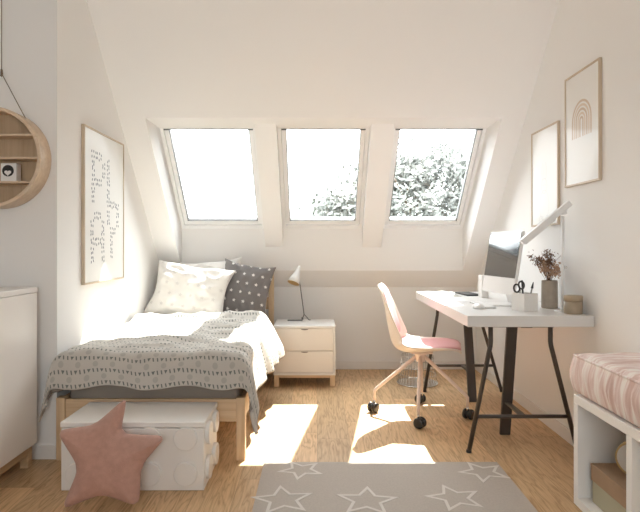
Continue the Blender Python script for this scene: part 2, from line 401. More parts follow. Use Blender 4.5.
# portals: mark the window openings so skylight is sampled well
def portal(name, loc, sx, sy, direction):
    l = bpy.data.lights.new(name, 'AREA'); l.shape = 'RECTANGLE'; l.size = sx; l.size_y = sy; l.cycles.is_portal = True
    o = bpy.data.objects.new(name, l); COL.objects.link(o); o.location = loc
    o.rotation_euler = Vector(direction).to_track_quat('-Z', 'X' if False else 'Y').to_euler()
c = O0+sdir*SL/2+ndir*.14
portal('skylight_portal', (.05, c.y, c.z), 2.6, 1.15, -ndir)
portal('fill_window_portal', (0, -1.80, (WZ0+WZ1)/2), 2*WX, WZ1-WZ0, (0, 1, 0))

# ------------------------------------------------------------------ outdoors
struct('ground', box(B(), -60, 60, 6.5, 80, -5.2, -5), 'grass')
t = thing('tree', (3.2, 15, -5), 'leafy tree outside, seen in the right and middle roof windows', 'tree')
bm = B()
tube(bm, [(3.2, 15, -5), (3.15, 15, -3), (3.25, 15.05, -1), (3.2, 15, 1)], .22, 12, r2=.08)
for k in range(26):
    a = random.uniform(0, 2*PI); h = random.uniform(-2, .6); l = random.uniform(1.2, 2.6)
    p0 = Vector((3.2, 15, h)); p1 = p0+Vector((math.cos(a)*l*.5, math.sin(a)*l*.4, l*.5)); p2 = p0+Vector((math.cos(a)*l, math.sin(a)*l*.8, l*1.0))
    tube(bm, [p0, p1, p2], .06, 6, r2=.012)
obj('trunk', bm, 'bark', t)
bm = B(); n = 0
clumps = []
while len(clumps) < 620:
    d = Vector((random.gauss(0, 1), random.gauss(0, 1), random.gauss(0, 1))).normalized()*random.uniform(.45, 1)**.5
    p = Vector((3.0+d.x*3.4, 15+d.y*2.4, .75+d.z*3.05))
    clumps.append((p, random.uniform(.22, .48)))
for p, r in clumps:
    for k in range(85):
        q = p+Vector((random.gauss(0, .55), random.gauss(0, .55), random.gauss(0, .5)))*r
        a = Vector((random.gauss(0, 1), random.gauss(0, 1), random.gauss(0, 1))).normalized(); b = a.orthogonal().normalized()
        s = random.uniform(.06, .125)
        v = [bm.verts.new(q-a*s), bm.verts.new(q+b*s*.45), bm.verts.new(q+a*s), bm.verts.new(q-b*s*.45)]
        bm.faces.new(v)
o = obj('foliage', bm, 'leaf', t, fix=False); o['kind'] = 'stuff'

# ------------------------------------------------------------------ dresser on the left
t = thing('dresser', (-1.72, 2.3, 0), 'tall white dresser with a wooden base at the left edge of the picture', 'dresser')
obj('body', box(B(), -1.95, -1.483, 1.62, 2.93, .115, .93), 'cabinet', t, .004)
obj('top_board', box(B(), -1.955, -1.463, 1.615, 2.935, .905, .931), 'cabinet', t, .003)
for y0, y1 in ((1.625, 2.272), (2.276, 2.928)):
    obj('door', box(B(), -1.483, -1.463, y0, y1, .118, .902), 'cabinet', t, .003)
bm = B(); box(bm, -1.93, -1.485, 1.66, 1.70, .07, .114); box(bm, -1.93, -1.485, 2.87, 2.92, .07, .114); box(bm, -1.53, -1.485, 1.70, 2.87, .07, .114)
obj('base_frame', bm, 'pineY', t, .002)
for x, y in ((-1.53, 1.66), (-1.53, 2.88), (-1.93, 1.66), (-1.93, 2.88)):
    obj('leg', box(B(), x, x+.045, y, y+.04, 0, .07), 'pineY', t, .003)

# ------------------------------------------------------------------ round shelf
cx, cz, yb = -1.69, 1.606, YP-.002
t = thing('round_wall_shelf', (cx, yb, cz), 'round wooden wall shelf with three boards, hung from a cord', 'shelf')
R = .262; D = .12
bm = B(); N = 72
prof = [(R, 0), (R, D), (R-.018, D), (R-.018, 0)]
rings = []
for k in range(N):
    a = 2*PI*k/N; rings.append([bm.verts.new((cx+r*math.cos(a), yb-d, cz+r*math.sin(a))) for r, d in prof])
for k in range(N):
    for j in range(4):
        f = bm.faces.new((rings[k][j], rings[(k+1) % N][j], rings[(k+1) % N][(j+1) % 4], rings[k][(j+1) % 4]))
obj('rim', bm, 'plyrim', t, .002)
bm = lathe(B(), [(R-.018, 0), (R-.018, .008)], (cx, yb, cz), (0, -1, 0), 64, smooth=False); obj('back_panel', bm, 'ply', t)
for z in (1.722, 1.603, 1.477):
    hw = math.sqrt((R-.019)**2-(z-cz)**2)
    obj('board', box(B(), cx-hw+.003, cx+hw-.003, yb-D+.012, yb-.009, z-.005, z+.005), 'plyrim', t)
bm = B(); ky = yb-.06; knot = (cx+.027, ky, 2.055)
for s in (-1, 1):
    a = math.radians(90-s*42); tube(bm, [knot, (cx+(R-.02)*math.cos(a)*1.0, ky, cz+R*math.sin(a)*1.0)], .0022, 8)
tube(bm, [knot, (cx+.027, ky, ZC)], .0022, 8); lathe(bm, [(0, -.02), (.006, -.012), (.007, 0), (.005, .02), (0, .025)], knot, seg=12)
obj('cord', bm, 'rope', t)
# small block with black owl-like face mark
bx0, bx1, bz = cx+.035, cx+.118, 1.4822; by = yb-.085
t = thing('toy_block', ((bx0+bx1)/2, by, bz), 'small white block with a black round face, standing on the round shelf', 'toy')
obj('block', box(B(), bx0, bx1, by, by+.05, bz, bz+.096), 'white', t, .004)
bm = lathe(B(), [(0, 0), (.030, 0), (.030, .003), (0, .003)], ((bx0+.040), by, bz+.056), (0, -1, 0), 28, smooth=False)
obj('face_disc', bm, 'black', t)
bm = B(); c0 = Vector((bx0+.040, by-.0045, bz+.045)); vs = []
for k in range(28):
    a = 2*PI*k/28; hx = 16*math.sin(a)**3; hz = 13*math.cos(a)-5*math.cos(2*a)-2*math.cos(3*a)-math.cos(4*a)
    vs.append(bm.verts.new(c0+Vector((hx*.0011, 0, hz*.0010))))
bm.faces.new(vs); r = bmesh.ops.extrude_face_region(bm, geom=bm.faces[:]); bmesh.ops.translate(bm, vec=(0, .0016, 0), verts=[g for g in r['geom'] if isinstance(g, bmesh.types.BMVert)])
obj('heart_mark', bm, 'paper', t)

# ------------------------------------------------------------------ framed pictures
def ellipse(bm, o, ax, ay, rx, ry, mi, n=14, th=Vector((0, 0, 0))):
    bm.faces.new([bm.verts.new(o+ax*rx*math.cos(2*PI*k/n)+ay*ry*math.sin(2*PI*k/n)) for k in range(n)]).material_index = mi
def picture(x, side, y0, y1, z0, z1, label, art, fm, fw=.011, fd=.017, sidem=None):
    """on a side wall, facing -side in x; u runs the way a viewer reads it"""
    t = thing('framed_picture', (x, (y0+y1)/2, z0), label, 'picture')
    xa, xb = (x-fd, x) if side > 0 else (x, x+fd)
    bm = B()
    for a, b, c2, d in ((y0, y0+fw, z0, z1), (y1-fw, y1, z0, z1), (y0+fw, y1-fw, z0, z0+fw), (y0+fw, y1-fw, z1-fw, z1)): box(bm, xa, xb, a, b, c2, d)
    obj('frame', bm, fm, t, .0015)
    xm = x-side*(fd-.005)
    bm = B(); box(bm, min(x-side*.002, xm), max(x-side*.002, xm), y0+fw, y1-fw, z0+fw, z1-fw)
    xf = xm-side*.0006
    if side < 0: org = Vector((xf, y0+fw, z0+fw)); U = Vector((0, 1, 0))     # left wall: the far end is the reader's right
    else: org = Vector((xf, y1-fw, z0+fw)); U = Vector((0, -1, 0))
    art(bm, org, U, Vector((0, 0, 1)), y1-y0-2*fw, z1-z0-2*fw)
    return bm, t
def art_play(bm, o, U, V, w, h):
    L = {'P': ["111.", "1..1", "1..1", "111.", "1...", "1..."], 'L': ["1...", "1...", "1...", "1...", "1...", "1111"],
         'A': [".11.", "1..1", "1..1", "1111", "1..1", "1..1"], 'Y': ["1..1", "1..1", ".11.", ".1..", ".1..", ".1.."]}
    rnd = random.Random(3)
    for ch, ox, oy in (('P', .15, .52), ('L', .53, .50), ('A', .13, .12), ('Y', .53, .14)):
        for r, row in enumerate(L[ch]):
            for c_, q in enumerate(row):
                if q != '1': continue
                for k in range(4):
                    uu = (ox+(c_+(k % 2)*.5+rnd.uniform(.12, .38))/4*.34)*w; vv = (oy+(5-r+(k//2)*.5+rnd.uniform(.10, .40))/6*.35)*h
                    a = rnd.uniform(-.5, .5); ax = U*math.cos(a)+V*math.sin(a); ay = V*math.cos(a)-U*math.sin(a)
                    ellipse(bm, o+U*uu+V*vv, ax, ay, .0062, .0098, 1, 8)
def art_rainbow(bm, o, U, V, w, h):
    for k, (r, mi) in enumerate(((.115, 1), (.092, 2), (.069, 1), (.046, 2), (.024, 1))):
        n = 20; ri = r-.013; c0 = o+U*w*.5+V*h*.56
        A, Bq = [], []
        for i in range(n+1):
            a = PI*i/n
            A.append(bm.verts.new(c0+U*r*math.cos(a)+V*(r*math.sin(a)))); Bq.append(bm.verts.new(c0+U*ri*math.cos(a)+V*(ri*math.sin(a))))
        for i in range(n): bm.faces.new((A[i], A[i+1], Bq[i+1], Bq[i])).material_index = mi
        for s, i in ((1, 0), (-1, n)):
            a0, b0 = A[i], Bq[i]
            c1 = bm.verts.new(a0.co-V*.09); d1 = bm.verts.new(b0.co-V*.09)
            bm.faces.new((a0, b0, d1, c1)).material_index = mi
def art_animal(bm, o, U, V, w, h):
    c0 = o+U*w*.5
    def ring(cu, cv, rx, ry, th=.004, n=22):
        A = [bm.verts.new(c0+U*(cu+rx*math.cos(2*PI*k/n))+V*(cv+ry*math.sin(2*PI*k/n))) for k in range(n)]
        Bq = [bm.verts.new(c0+U*(cu+(rx-th)*math.cos(2*PI*k/n))+V*(cv+(ry-th)*math.sin(2*PI*k/n))) for k in range(n)]
        for k in range(n): bm.faces.new((A[k], A[(k+1) % n], Bq[(k+1) % n], Bq[k])).material_index = 1
    ring(0, .12, .075, .10); ring(0, .245, .045, .05); ring(-.025, .34, .014, .055); ring(.025, .34, .014, .055)
    ring(-.05, .035, .03, .02); ring(.05, .035, .03, .02)
    for s in (-1, 1): ellipse(bm, c0+U*s*.016+V*.25, U, V, .004, .005, 1, 8)
bm, t = picture(XL, -1, 3.325, 4.01, .912, 1.870, 'framed poster with the word PLAY in grey drops, left wall above the bed', art_play, 'framewood', .011, .02)
obj('print', bm, ['print', 'ink'], t, fix=False)
bm, t = picture(XR, 1, 2.895, 3.300, 1.486, 2.121, 'framed rainbow print, the higher and nearer picture on the right wall', art_rainbow, 'framewood')
obj('print', bm, ['print', 'tanink', 'tanink2'], t, fix=False)
bm, t = picture(XR, 1, 3.395, 3.815, 1.274, 1.905, 'framed pale line drawing, the lower and farther picture on the right wall', art_animal, 'framewood')
obj('print', bm, ['print', 'greyink'], t, fix=False)

# ------------------------------------------------------------------ bed
BX0, BX1, BY0, BY1 = -1.392, -.384, 2.985, 5.01
t = thing('bed_frame', (-.89, 4.0, 0), 'pale pine single bed frame standing along the left wall', 'bed')
for x in (BX0, BX1-.046):
    obj('leg', box(B(), x, x+.046, BY0, BY0+.05, 0, .335), 'pine', t, .003)
    obj('headboard_post', box(B(), x, x+.046, BY1-.045, BY1, 0, .905), 'pine', t, .003)
obj('foot_rail', box(B(), BX0+.046, BX1-.046, BY0+.012, BY0+.036, .205, .325), 'pineX', t, .002)
for x in (BX0+.008, BX1-.034):
    obj('side_rail', box(B(), x, x+.026, BY0+.05, BY1-.045, .205, .325), 'pineY', t, .002)
for z in (.78, .58, .38):
    obj('headboard_rail', box(B(), BX0+.046, BX1-.046, BY1-.034, BY1-.012, z, z+.105), 'pineX', t, .002)
for k in range(12):
    y = BY0+.12+k*.155
    obj('slat', box(B(), BX0+.034, BX1-.034, y, y+.07, .262, .28), 'pineX', t)
MZ0, MZ1 = .281, .50
bm = box(B(), BX0+.04, BX1-.04, BY0+.052, BY1-.05, MZ0, MZ1)
solo('mattress', bm, 'mattress', (-.89, 4, MZ0), 'thin grey-sheeted mattress lying on the pine bed frame under the duvet', 'mattress', bevel=.04, seg=4)

# duvet with patterned cover, one puffy sheet draped over the mattress
TOPZ = .575
def fall(o, R=.075, fl=.18):
    if o <= 0: return 0, 0
    q = R*PI/2
    if o < q: return R*math.sin(o/R), R*(1-math.cos(o/R))
    return R+(o-q)*fl, R+(o-q)*math.sqrt(1-fl*fl)
nx, ny = 130, 170
ex0, ex1 = BX0+.055, BX1-.055         # where the bending starts
ey0 = BY0+.035
s0, s1 = ex0-.25, ex1+.31
t0, t1 = ey0-.215, 4.43
P, UV = [], []
for i in range(nx+1):
    rowp, rowu = [], []
    for j in range(ny+1):
        s = s0+(s1-s0)*i/nx; v = t0+(t1-t0)*j/ny
        fi, fj = i/nx, j/ny
        # wavy hems
        vv = v+.012*math.sin(fi*23)*(1-fj)**3
        # the head end hem is drawn further up in the middle, lower at the sides
        vv = vv-(.10*abs(fi-.45)**1.5*2)*fj**3
        dl, hl = fall(ex0-s, .06, .35); dr, hr = fall(s-ex1, .075, .20); df, hf = fall(ey0-vv, .075, .10)
        x = min(max(s, ex0), ex1)-dl+dr; y = max(vv, ey0)-df
        pn = 1.6
        side = (hl**pn+hr**pn)**(1/pn)
        h = (side**pn+hf**pn)**(1/pn)
        cn = min(side, hf)
        if cn > 0:                                              # hanging corners flare outward
            x += (1 if hr > 0 else -1)*cn*.22; y -= cn*.12
        z = TOPZ-h-cn*.30; x = x if x > -1.41 else -1.41+(x+1.41)*.42
        # puff and creases
        top = math.exp(-h*14)
        nz = noise.noise(Vector((s*2.3, v*2.6, 1)))*.030+noise.noise(Vector((s*6, v*5, 4)))*.014+noise.noise(Vector((s*15, v*11, 7)))*.005
        ridge = 1-abs(noise.noise(Vector((s*3.2+v*1.2, v*3.6-s*.8, 11))))*2.2
        nz += max(0, ridge-.55)*.045
        ends = .05*math.exp(-((v-4.27+.05*math.sin(s*3))/.07)**2)+.03*math.exp(-((v-3.88+.10*math.sin(s*2.2+1))/.06)**2)+.02*math.exp(-((v-4.06)/.07)**2)*(1+math.sin(s*6)*.6)
        z += top*(nz+ends)
        hang = 1-top
        fold = math.sin(v*19+math.sin(v*5)*1.4)*.013+noise.noise(Vector((v*7, s*2, 3)))*.02
        ffold = math.sin(s*15+math.sin(s*7))*.010+noise.noise(Vector((s*6, v*2, 9)))*.016
        if hr > 0: x += hang*fold*min(1, hr/.1)+.068*min(1, hr/.2)*max(0, min(1, (v-3.5)/.7))
        if hf > 0: y -= abs(hang*ffold)*min(1, hf/.1)*.9+.004
        if hl > 0 and y > YP-.03: x = max(x, XL+.012); 
        rowp.append(Vector((x, y, z))); rowu.append((s-s0, v-t0))
    P.append(rowp); UV.append(rowu)
bm = B(); grid_mesh(bm, P, UV)
loc = Vector((-.89, 3.8, MZ1)); bm.transform(Matrix.Translation(-loc))
o = obj('duvet', bm, ['duvet', 'under'], fix=True); o.location = loc
if sum(p.normal.z for p in o.data.polygons) < 0: o.data.flip_normals()
sm = o.modifiers.new('solid', 'SOLIDIFY'); sm.thickness = .024; sm.offset = -1; sm.material_offset = 1; sm.material_offset_rim = 0
tag(o, 'grey-beige duvet with rows of dashes, triangles and dots spread over the bed', 'duvet')

def pillow(name, c, U, V, w, h, th, m, label, cat='pillow', seed=0, pinch=.13, wr=.012, flange=0):
    U = Vector(U).normalized(); V = Vector(V); V = (V-U*V.dot(U)).normalized(); W = U.cross(V)
    n = 34; bm = B(); L = bm.loops.layers.uv.verify()
    c = Vector(c); top = {}
    for side in (1, -1):
        P, UV = [], []
        for i in range(n+1):
            a, b = [], []
            for j in range(n+1):
                u, v = -1+2*i/n, -1+2*j/n
                pu = u*(1-pinch*(1-abs(u))*0-pinch*(1-v*v)*abs(u)); pv = v*(1-pinch*(1-u*u)*abs(v))
                e = max(0, (1-abs(u)**2.6)*(1-abs(v)**2.6))**.5
                k = noise.noise(Vector((u*1.9+seed, v*1.9, seed*3.1)))*1.2+noise.noise(Vector((u*4.5+seed, v*3.7, side)))*.7
                cr = (1-abs(noise.noise(Vector((u*2.6+v*1.1, v*2.2-u+seed, seed+5))))*3)
                t_ = side*(th/2*e+e*(wr*k+max(0, cr)*wr*1.1))
                sag = -.012*math.sin(u*5+seed)*(1-abs(v))*0
                edge = wr*.9*math.sin(u*7+v*5+seed)*(1-e)
                a.append(c+U*pu*w/2+V*(pv*h/2+sag)+W*(t_+edge)); b.append((pu*w/2+1, pv*h/2+1))
            P.append(a); UV.append(b)
        grid_mesh(bm, P, UV)
    bmesh.ops.remove_doubles(bm, verts=bm.verts[:], dist=.0015)
    loc = c-V*h/2; bm.transform(Matrix.Translation(-loc))
    o = obj(name, bm, m); o.location = loc; smooth_mod(o)
    return tag(o, label, cat)
PZ = TOPZ
pillow('pillow', (-.985, 4.875, .775), (1, .0, .06), (0, .22, 1), .70, .52, .12, 'pillow', 'plain white pillow leaning on the headboard, behind the starred white pillow', seed=2.2)
pillow('pillow', (-1.045, 4.61, .765), (1, -.06, -.14), (.10, .42, 1), .68, .50, .14, 'faint', 'white pillow with faint small stars, in front on the left of the bed', seed=5.7, wr=.02)
pillow('cushion', (-.61, 4.735, .765), (1, -.05, -.17), (.20, .28, 1), .46, .50, .12, 'stars', 'dark grey square cushion dotted with pale stars, right of the white pillows', 'cushion', seed=9.1, wr=.012)

# ------------------------------------------------------------------ storage box with round studs
t = thing('storage_box', (-.865, 2.78, 0), 'white toy-brick storage box with round studs at the foot of the bed', 'box')
X0, X1, Y0, Y1 = -1.198, -.528, 2.618, 2.955
obj('body', box(B(), X0, X1, Y0, Y1, 0, .293), 'white', t, .006)
obj('lid', box(B(), X0-.003, X1+.003, Y0-.003, Y1+.003, .296, .3225), 'white', t, .005)
for x in (-1.116, -.948, -.781, -.613):
    for z in (.247, .082):
        obj('stud', lathe(B(), [(0, -.004), (.0545, -.004), (.0545, .015), (.0515, .018), (0, .018)], (x, Y0, z), (0, -1, 0), 36, smooth=False), 'white', t)
for y in (2.702, 2.870):
    for z in (.247, .082):
        obj('stud', lathe(B(), [(0, -.004), (.0545, -.004), (.0545, .015), (.0515, .018), (0, .018)], (X1, y, z), (1, 0, 0), 36, smooth=False), 'white', t)

# ------------------------------------------------------------------ star cushion
tips = [(126.0, 401), (163, 438), (137, 504), (64.5, 507), (60, 433)]
ins = [(119.5, 436.5), (139, 466), (103, 492), (81.5, 467), (95.5, 428)]
def spt(p):
    y = 2.475+(507-p[1])/105*.105; return Vector(((p[0]-317)*y/560, 1.15-(p[1]-245)*y/560))
poly = []
for a, b in zip(tips, ins): poly += [spt(a), spt(b)]
c2 = sum(poly, Vector((0, 0)))/10
def chaikin(p, keep):
    out = []
    for i in range(len(p)):
        a, b = p[i], p[(i+1) % len(p)]; out += [a*.86+b*.14, a*.14+b*.86]
    return out
pp = poly
for _ in range(3): pp = chaikin(pp, 0)
pp = [c2+(p-c2)*1.08+Vector((.014, 0)) for p in pp]
dense = []
for i in range(len(pp)):
    a, b = pp[i], pp[(i+1) % len(pp)]
    for k in range(2): dense.append(a+(b-a)*k/2)
def dist(p):
    best = 9
    for i in range(len(pp)):
        a, b = pp[i], pp[(i+1) % len(pp)]; ab = b-a; q = max(0, min(1, (p-a).dot(ab)/ab.length_squared)); best = min(best, (a+ab*q-p).length)
    return best
bm = B(); NR = 18
zlo = min(p.y for p in dense)
def star_pt(p, side):
    d = dist(p); h = .068*(1-math.exp(-(d/.045)))**.62 if d > 1e-6 else 0
    h += (noise.noise(Vector((p.x*14, p.y*14, 2)))*.010)*min(1, d/.03)
    yy = 2.440+(p.y-zlo)*.24
    return Vector((p.x, yy-side*h*(.95 if side > 0 else .55), p.y-zlo+.006))
for side in (1, -1):
    rings = [[bm.verts.new(star_pt(c2+(p-c2)*(1-(1-k/NR)**1.0), side)) for p in dense] for k in range(1, NR+1)]
    cv = bm.verts.new(star_pt(c2, side)); n = len(dense)
    for k in range(n):
        bm.faces.new((cv, rings[0][k], rings[0][(k+1) % n])).smooth = True
        for r_ in range(NR-1): bm.faces.new((rings[r_][k], rings[r_+1][k], rings[r_+1][(k+1) % n], rings[r_][(k+1) % n])).smooth = True
bmesh.ops.remove_doubles(bm, verts=bm.verts[:], dist=.0008)
o = solo('star_cushion', bm, 'pinkstar', (c2.x, 2.52, 0), 'dusty pink star-shaped cushion leaning against the white studded box', 'cushion')
smooth_mod(o)

# ------------------------------------------------------------------ nightstand and its lamp
NX0, NX1, NY0, NY1 = -.352, .150, 4.53, 4.96
t = thing('nightstand', (-.10, 4.745, 0), 'white two-drawer nightstand on a pine base between bed and desk chair', 'nightstand')
bm = B(); w_ = .018
box(bm, NX0, NX0+w_, NY0, NY1, .095, .476); box(bm, NX1-w_, NX1, NY0, NY1, .095, .476); box(bm, NX0+w_, NX1-w_, NY0, NY1, .095, .113); box(bm, NX0+w_, NX1-w_, NY1-.012, NY1, .113, .476)
obj('body', bm, 'white', t, .002)
obj('top_board', box(B(), NX0, NX1, NY0, NY1, .476, .494), 'white', t, .002)
for z0_, z1_ in ((.116, .290), (.294, .473)):
    d = obj('drawer', box(B(), NX0+w_+.002, NX1-w_-.002, NY0+.004, NY1-.02, z0_, z1_), 'drawer', t, .002)
    bm = lathe(B(), [(0, 0), (.030, 0), (.030, .003), (0, .003)], (-.10, NY0+.0045, z1_-.004), (0, -1, 0), 24, smooth=False)
    for v in bm.verts:
        v.co.z = z1_-.004-abs(v.co.z-(z1_-.004))*.30
    obj('finger_pull', bm, 'under', d)
bm = B(); box(bm, NX0+.03, NX1-.03, NY0+.02, NY0+.045, .07, .095); box(bm, NX0+.03, NX1-.03, NY1-.045, NY1-.02, .07, .095); box(bm, NX0+.01, NX0+.03, NY0+.02, NY1-.02, .07, .095); box(bm, NX1-.03, NX1-.01, NY0+.02, NY1-.02, .07, .095)
obj('base_frame', bm, 'pineX', t, .002)
for x in (NX0+.004, NX1-.044):
    for y in (NY0+.008, NY1-.05):
        obj('leg', box(B(), x, x+.04, y, y+.04, 0, .095), 'pine', t, .004)
LY = 4.86; zt = .494
t = thing('table_lamp', (-.14, LY, zt), 'small white cone table lamp on the nightstand', 'lamp')
px = LY/560
bm = B(); box(bm, -.255, -.125, LY-.030, LY+.012, zt, zt+.009); box(bm, -.135, -.118, LY-.012, LY+.012, zt+.009, zt+.03)
obj('base', bm, 'lampgrey', t, .003)
j = Vector((-.112, LY, zt+.055)); top_ = Vector((-.146, LY, .800))
obj('pole', tube(B(), [(-.127, LY, zt+.012), j, top_, top_+Vector((-.008, 0, .035))], .0045, 10), 'lampgrey', t)
obj('kickstand', tube(B(), [j, (-.09, LY+.01, zt+.03), (-.070, LY+.02, zt+.004), (-.055, LY+.02, zt+.004)], .0035, 8), 'lampgrey', t)
ax = Vector((-.062, -.075, -.17)).normalized(); apex = Vector((-.150, LY-.008, .968))
sh = obj('shade', lathe(B(), [(.0, 0), (.010, .001), (.014, .012), (.018, .03), (.021, .055), (.028, .075), (.040, .115), (.056, .165), (.0545, .165), (.038, .115), (.026, .08), (.0, .06)], apex, ax, 36), ['lampwhite'], t)
obj('shade_lining', lathe(B(), [(.053, .1645), (.0365, .115), (.0245, .082), (.0, .066)], apex, ax, 36), 'gold', sh)
obj('bulb', lathe(B(), [(0, .07), (.010, .075), (.014, .09), (.02, .11), (.018, .128), (0, .138)], apex, ax, 20), 'gold', sh)

# ------------------------------------------------------------------ rug
RX_0, RX_1, RY_0, RY_1 = -.278, .945, 1.15, 2.943
bm = box(B(), RX_0, RX_1, RY_0, RY_1, 0, .010)
def star_outline(bm, cx, cy, R, rot, wd=.017, z=.0102):
    o_, i_ = [], []
    def ring(R):
        return [(cx+(R if k % 2 == 0 else R*.46)*math.cos(rot+PI/2+k*PI/5), cy+(R if k % 2 == 0 else R*.46)*math.sin(rot+PI/2+k*PI/5)) for k in range(10)]
    A, C = ring(R), ring(R-wd*2.0)
    a = [bm.verts.new((x, y, z)) for x, y in A]; c_ = [bm.verts.new((x, y, z)) for x, y in C]
    a2 = [bm.verts.new((x, y, z+.0015)) for x, y in A]; c3 = [bm.verts.new((x, y, z+.0015)) for x, y in C]
    for k in range(10):
        m_ = (k+1) % 10
        for q in ((a2[k], a2[m_], c3[m_], c3[k]), (a[k], a[m_], a2[m_], a2[k]), (c_[k], c3[k], c3[m_], c_[m_])):
            bm.faces.new(q).material_index = 1
for px_, py_, R_, rot in ((301, 472, .125, .5), (283, 502, .15, .15), (367, 503, .15, -.1), (483, 474, .135, .35), (455, 500, .14, .2), (388, 470, .0, .0)):
    if R_ <= 0: continue
    Y = 1.15*560/(py_-245); star_outline(bm, (px_-317)*Y/560, Y, R_, rot)
for x, y, rot in ((-.06, 2.02, .4), (.36, 1.98, .1), (.76, 2.02, .6), (.14, 1.62, .2), (.56, 1.58, .5), (-.1, 1.35, .1), (.78, 1.4, .3)):
    star_outline(bm, x, y, .14, rot)
solo('rug', bm, ['rug', 'rugstar'], (.33, 2.05, 0), 'greige rug with outlined pale stars on the oak floor', 'rug')

# ------------------------------------------------------------------ desk: top and two trestles
DX0, DX1, DY0, DY1, DZ0, DZ1 = .797, 1.470, 2.965, 4.505, .715, .775
desk = thing('desk', (1.13, 3.73, 0), 'white desk on two dark metal trestles along the right wall', 'desk')
obj('tabletop', box(B(), DX0, DX1, DY0, DY1, DZ0, DZ1), 'desktop', desk, .004)
def bar(bm, a, b, wx, wy):
    """flat bar between two points, wx wide in x and wy deep in y"""
    a, b = Vector(a), Vector(b)
    va = [bm.verts.new(a+Vector((sx*wx/2, sy*wy/2, 0))) for sx, sy in ((-1, -1), (1, -1), (1, 1), (-1, 1))]
    vb = [bm.verts.new(b+Vector((sx*wx/2, sy*wy/2, 0))) for sx, sy in ((-1, -1), (1, -1), (1, 1), (-1, 1))]
    bm.faces.new(va); bm.faces.new(vb[::-1])
    for k in range(4): bm.faces.new((va[k], va[(k+1) % 4], vb[(k+1) % 4], vb[k]))
    return bm
def trestle(ypair, ytoppair, yleg, ytopleg):
    f = .205/.6; yb2 = ypair+(ytoppair-ypair)*f
    xa = .842+(.947-.842)*f; xb = 1.446-(1.446-1.273)*f
    bm = B(); box(bm, .935, 1.285, ytoppair-.018, ytoppair+.018, .703, .715)
    ya, yb_ = sorted((ytopleg, ytoppair)); box(bm, 1.11, 1.17, ya-.014, yb_+.014, .700, .7145)
    t = obj('trestle', bm, 'steel', desk, .001)
    obj('cross_bar', tube(B(), [(xa, yb2, .205), (xb, yb2, .205)], .0105, 10), 'steel', t)
    yl = yleg+(ytopleg-yleg)*(.205/.70)
    obj('stretcher', obox(B(), (1.125, min(yb2, yl), .199), (.03, 0, 0), (0, abs(yb2-yl), 0), (0, 0, .012)), 'steel', t)
    for s, xf in ((-1, .842), (1, 1.446)):
        xt = 1.11+s*.163
        bm = tube(B(), [(xt, ytoppair, .706), (xt, ytoppair, .625), (xt+(xf-xt)*.02, ytoppair, .60), (xf, ypair, .004)], .0125, 10)
        lathe(bm, [(.014, 0), (.015, .003), (.015, .014), (.0, .016)], (xf, ypair, 0), seg=14, mi=1)
        obj('leg', bm, ['steel', 'black'], t)
    obj('leg', bar(B(), (1.14, yleg, 0), (1.14, ytopleg, .70), .062, .022), 'steel', t, .003)
trestle(3.105, 3.055, 3.40, 3.27)
trestle(4.385, 4.40, 4.105, 4.27)

# ------------------------------------------------------------------ office chair
CX, CY = .700, 3.785
t = thing('desk_chair', (CX, CY, 0), 'pink-padded cream shell chair on four castors at the desk', 'chair')
YAW = math.radians(-13)
Rz = Matrix.Rotation(YAW, 4, 'Z'); TR = Matrix.Translation((CX, CY, 0)) @ Rz
# profile: (forward, height, half width, edge curl)
prof = [(.262, .448, .13, .000), (.255, .462, .175, .004), (.225, .470, .20, .014), (.16, .466, .218, .028), (.08, .453, .228, .042), (0, .443, .232, .052), (-.08, .440, .232, .062),
        (-.145, .455, .230, .076), (-.182, .492, .225, .088), (-.198, .545, .220, .085), (-.210, .60, .215, .072), (-.221, .66, .212, .056), (-.229, .72, .206, .040), (-.240, .78, .196, .022), (-.252, .83, .176, .012), (-.264, .865, .140, .004), (-.276, .885, .085, -.004)]
def cr(p, n):
    out = []
    for i in range(len(p)-1):
        a, b, c_, d = p[max(i-1, 0)], p[i], p[i+1], p[min(i+2, len(p)-1)]
        for k in range(n):
            s = k/n
            out.append(tuple(.5*((2*b[q])+(-a[q]+c_[q])*s+(2*a[q]-5*b[q]+4*c_[q]-d[q])*s*s+(-a[q]+3*b[q]-3*c_[q]+d[q])*s**3) for q in range(4)))
    out.append(p[-1]); return out
PR = cr(prof, 4)
def shell_point(k, u, off=0):
    f, z, hw, cu = PR[k]; a, b = PR[max(k-1, 0)], PR[min(k+1, len(PR)-1)]
    tx, tz = b[0]-a[0], b[1]-a[1]; l = math.hypot(tx, tz); nx_, nz_ = tz/l, -tx/l
    if nz_ < 0 and k < len(PR)*.4: nx_, nz_ = -nx_, -nz_
    # inner side: up over the seat, forward over the back
    nx_, nz_ = (tz/l, -tx/l)
    c_ = cu*abs(u)**2.6+off
    wside = hw*(u-.06*math.copysign(abs(u)**4, u)*(cu/.06))
    return TR @ Vector((f+nx_*c_, wside, z+nz_*c_))
NU = 22
P = [[shell_point(k, -1+2*i/NU) for i in range(NU+1)] for k in range(len(PR))]
bm = B(); grid_mesh(bm, P)
o = obj('shell', bm, 'shell', t)
s_ = o.modifiers.new('solid', 'SOLIDIFY'); s_.thickness = .012; s_.offset = 0
smooth_mod(o)
def pad(k0, k1, uw, th, name):
    bm = B()
    for side in (0, 1):
        P = []
        for k in range(k0, k1+1):
            row = []
            for i in range(19):
                u = -1+2*i/18; e = max(0, (1-abs(u)**4)*(1-abs(2*(k-k0)/(k1-k0)-1)**5))**.5
                row.append(shell_point(k, u*uw*(1-.25*abs(2*(k-k0)/(k1-k0)-1)**6), .0075+(th*e if side else 0)))
            P.append(row)
        grid_mesh(bm, P)
    bmesh.ops.remove_doubles(bm, verts=bm.verts[:], dist=.0008)
    o = obj(name, bm, 'pinkpad', t); smooth_mod(o)
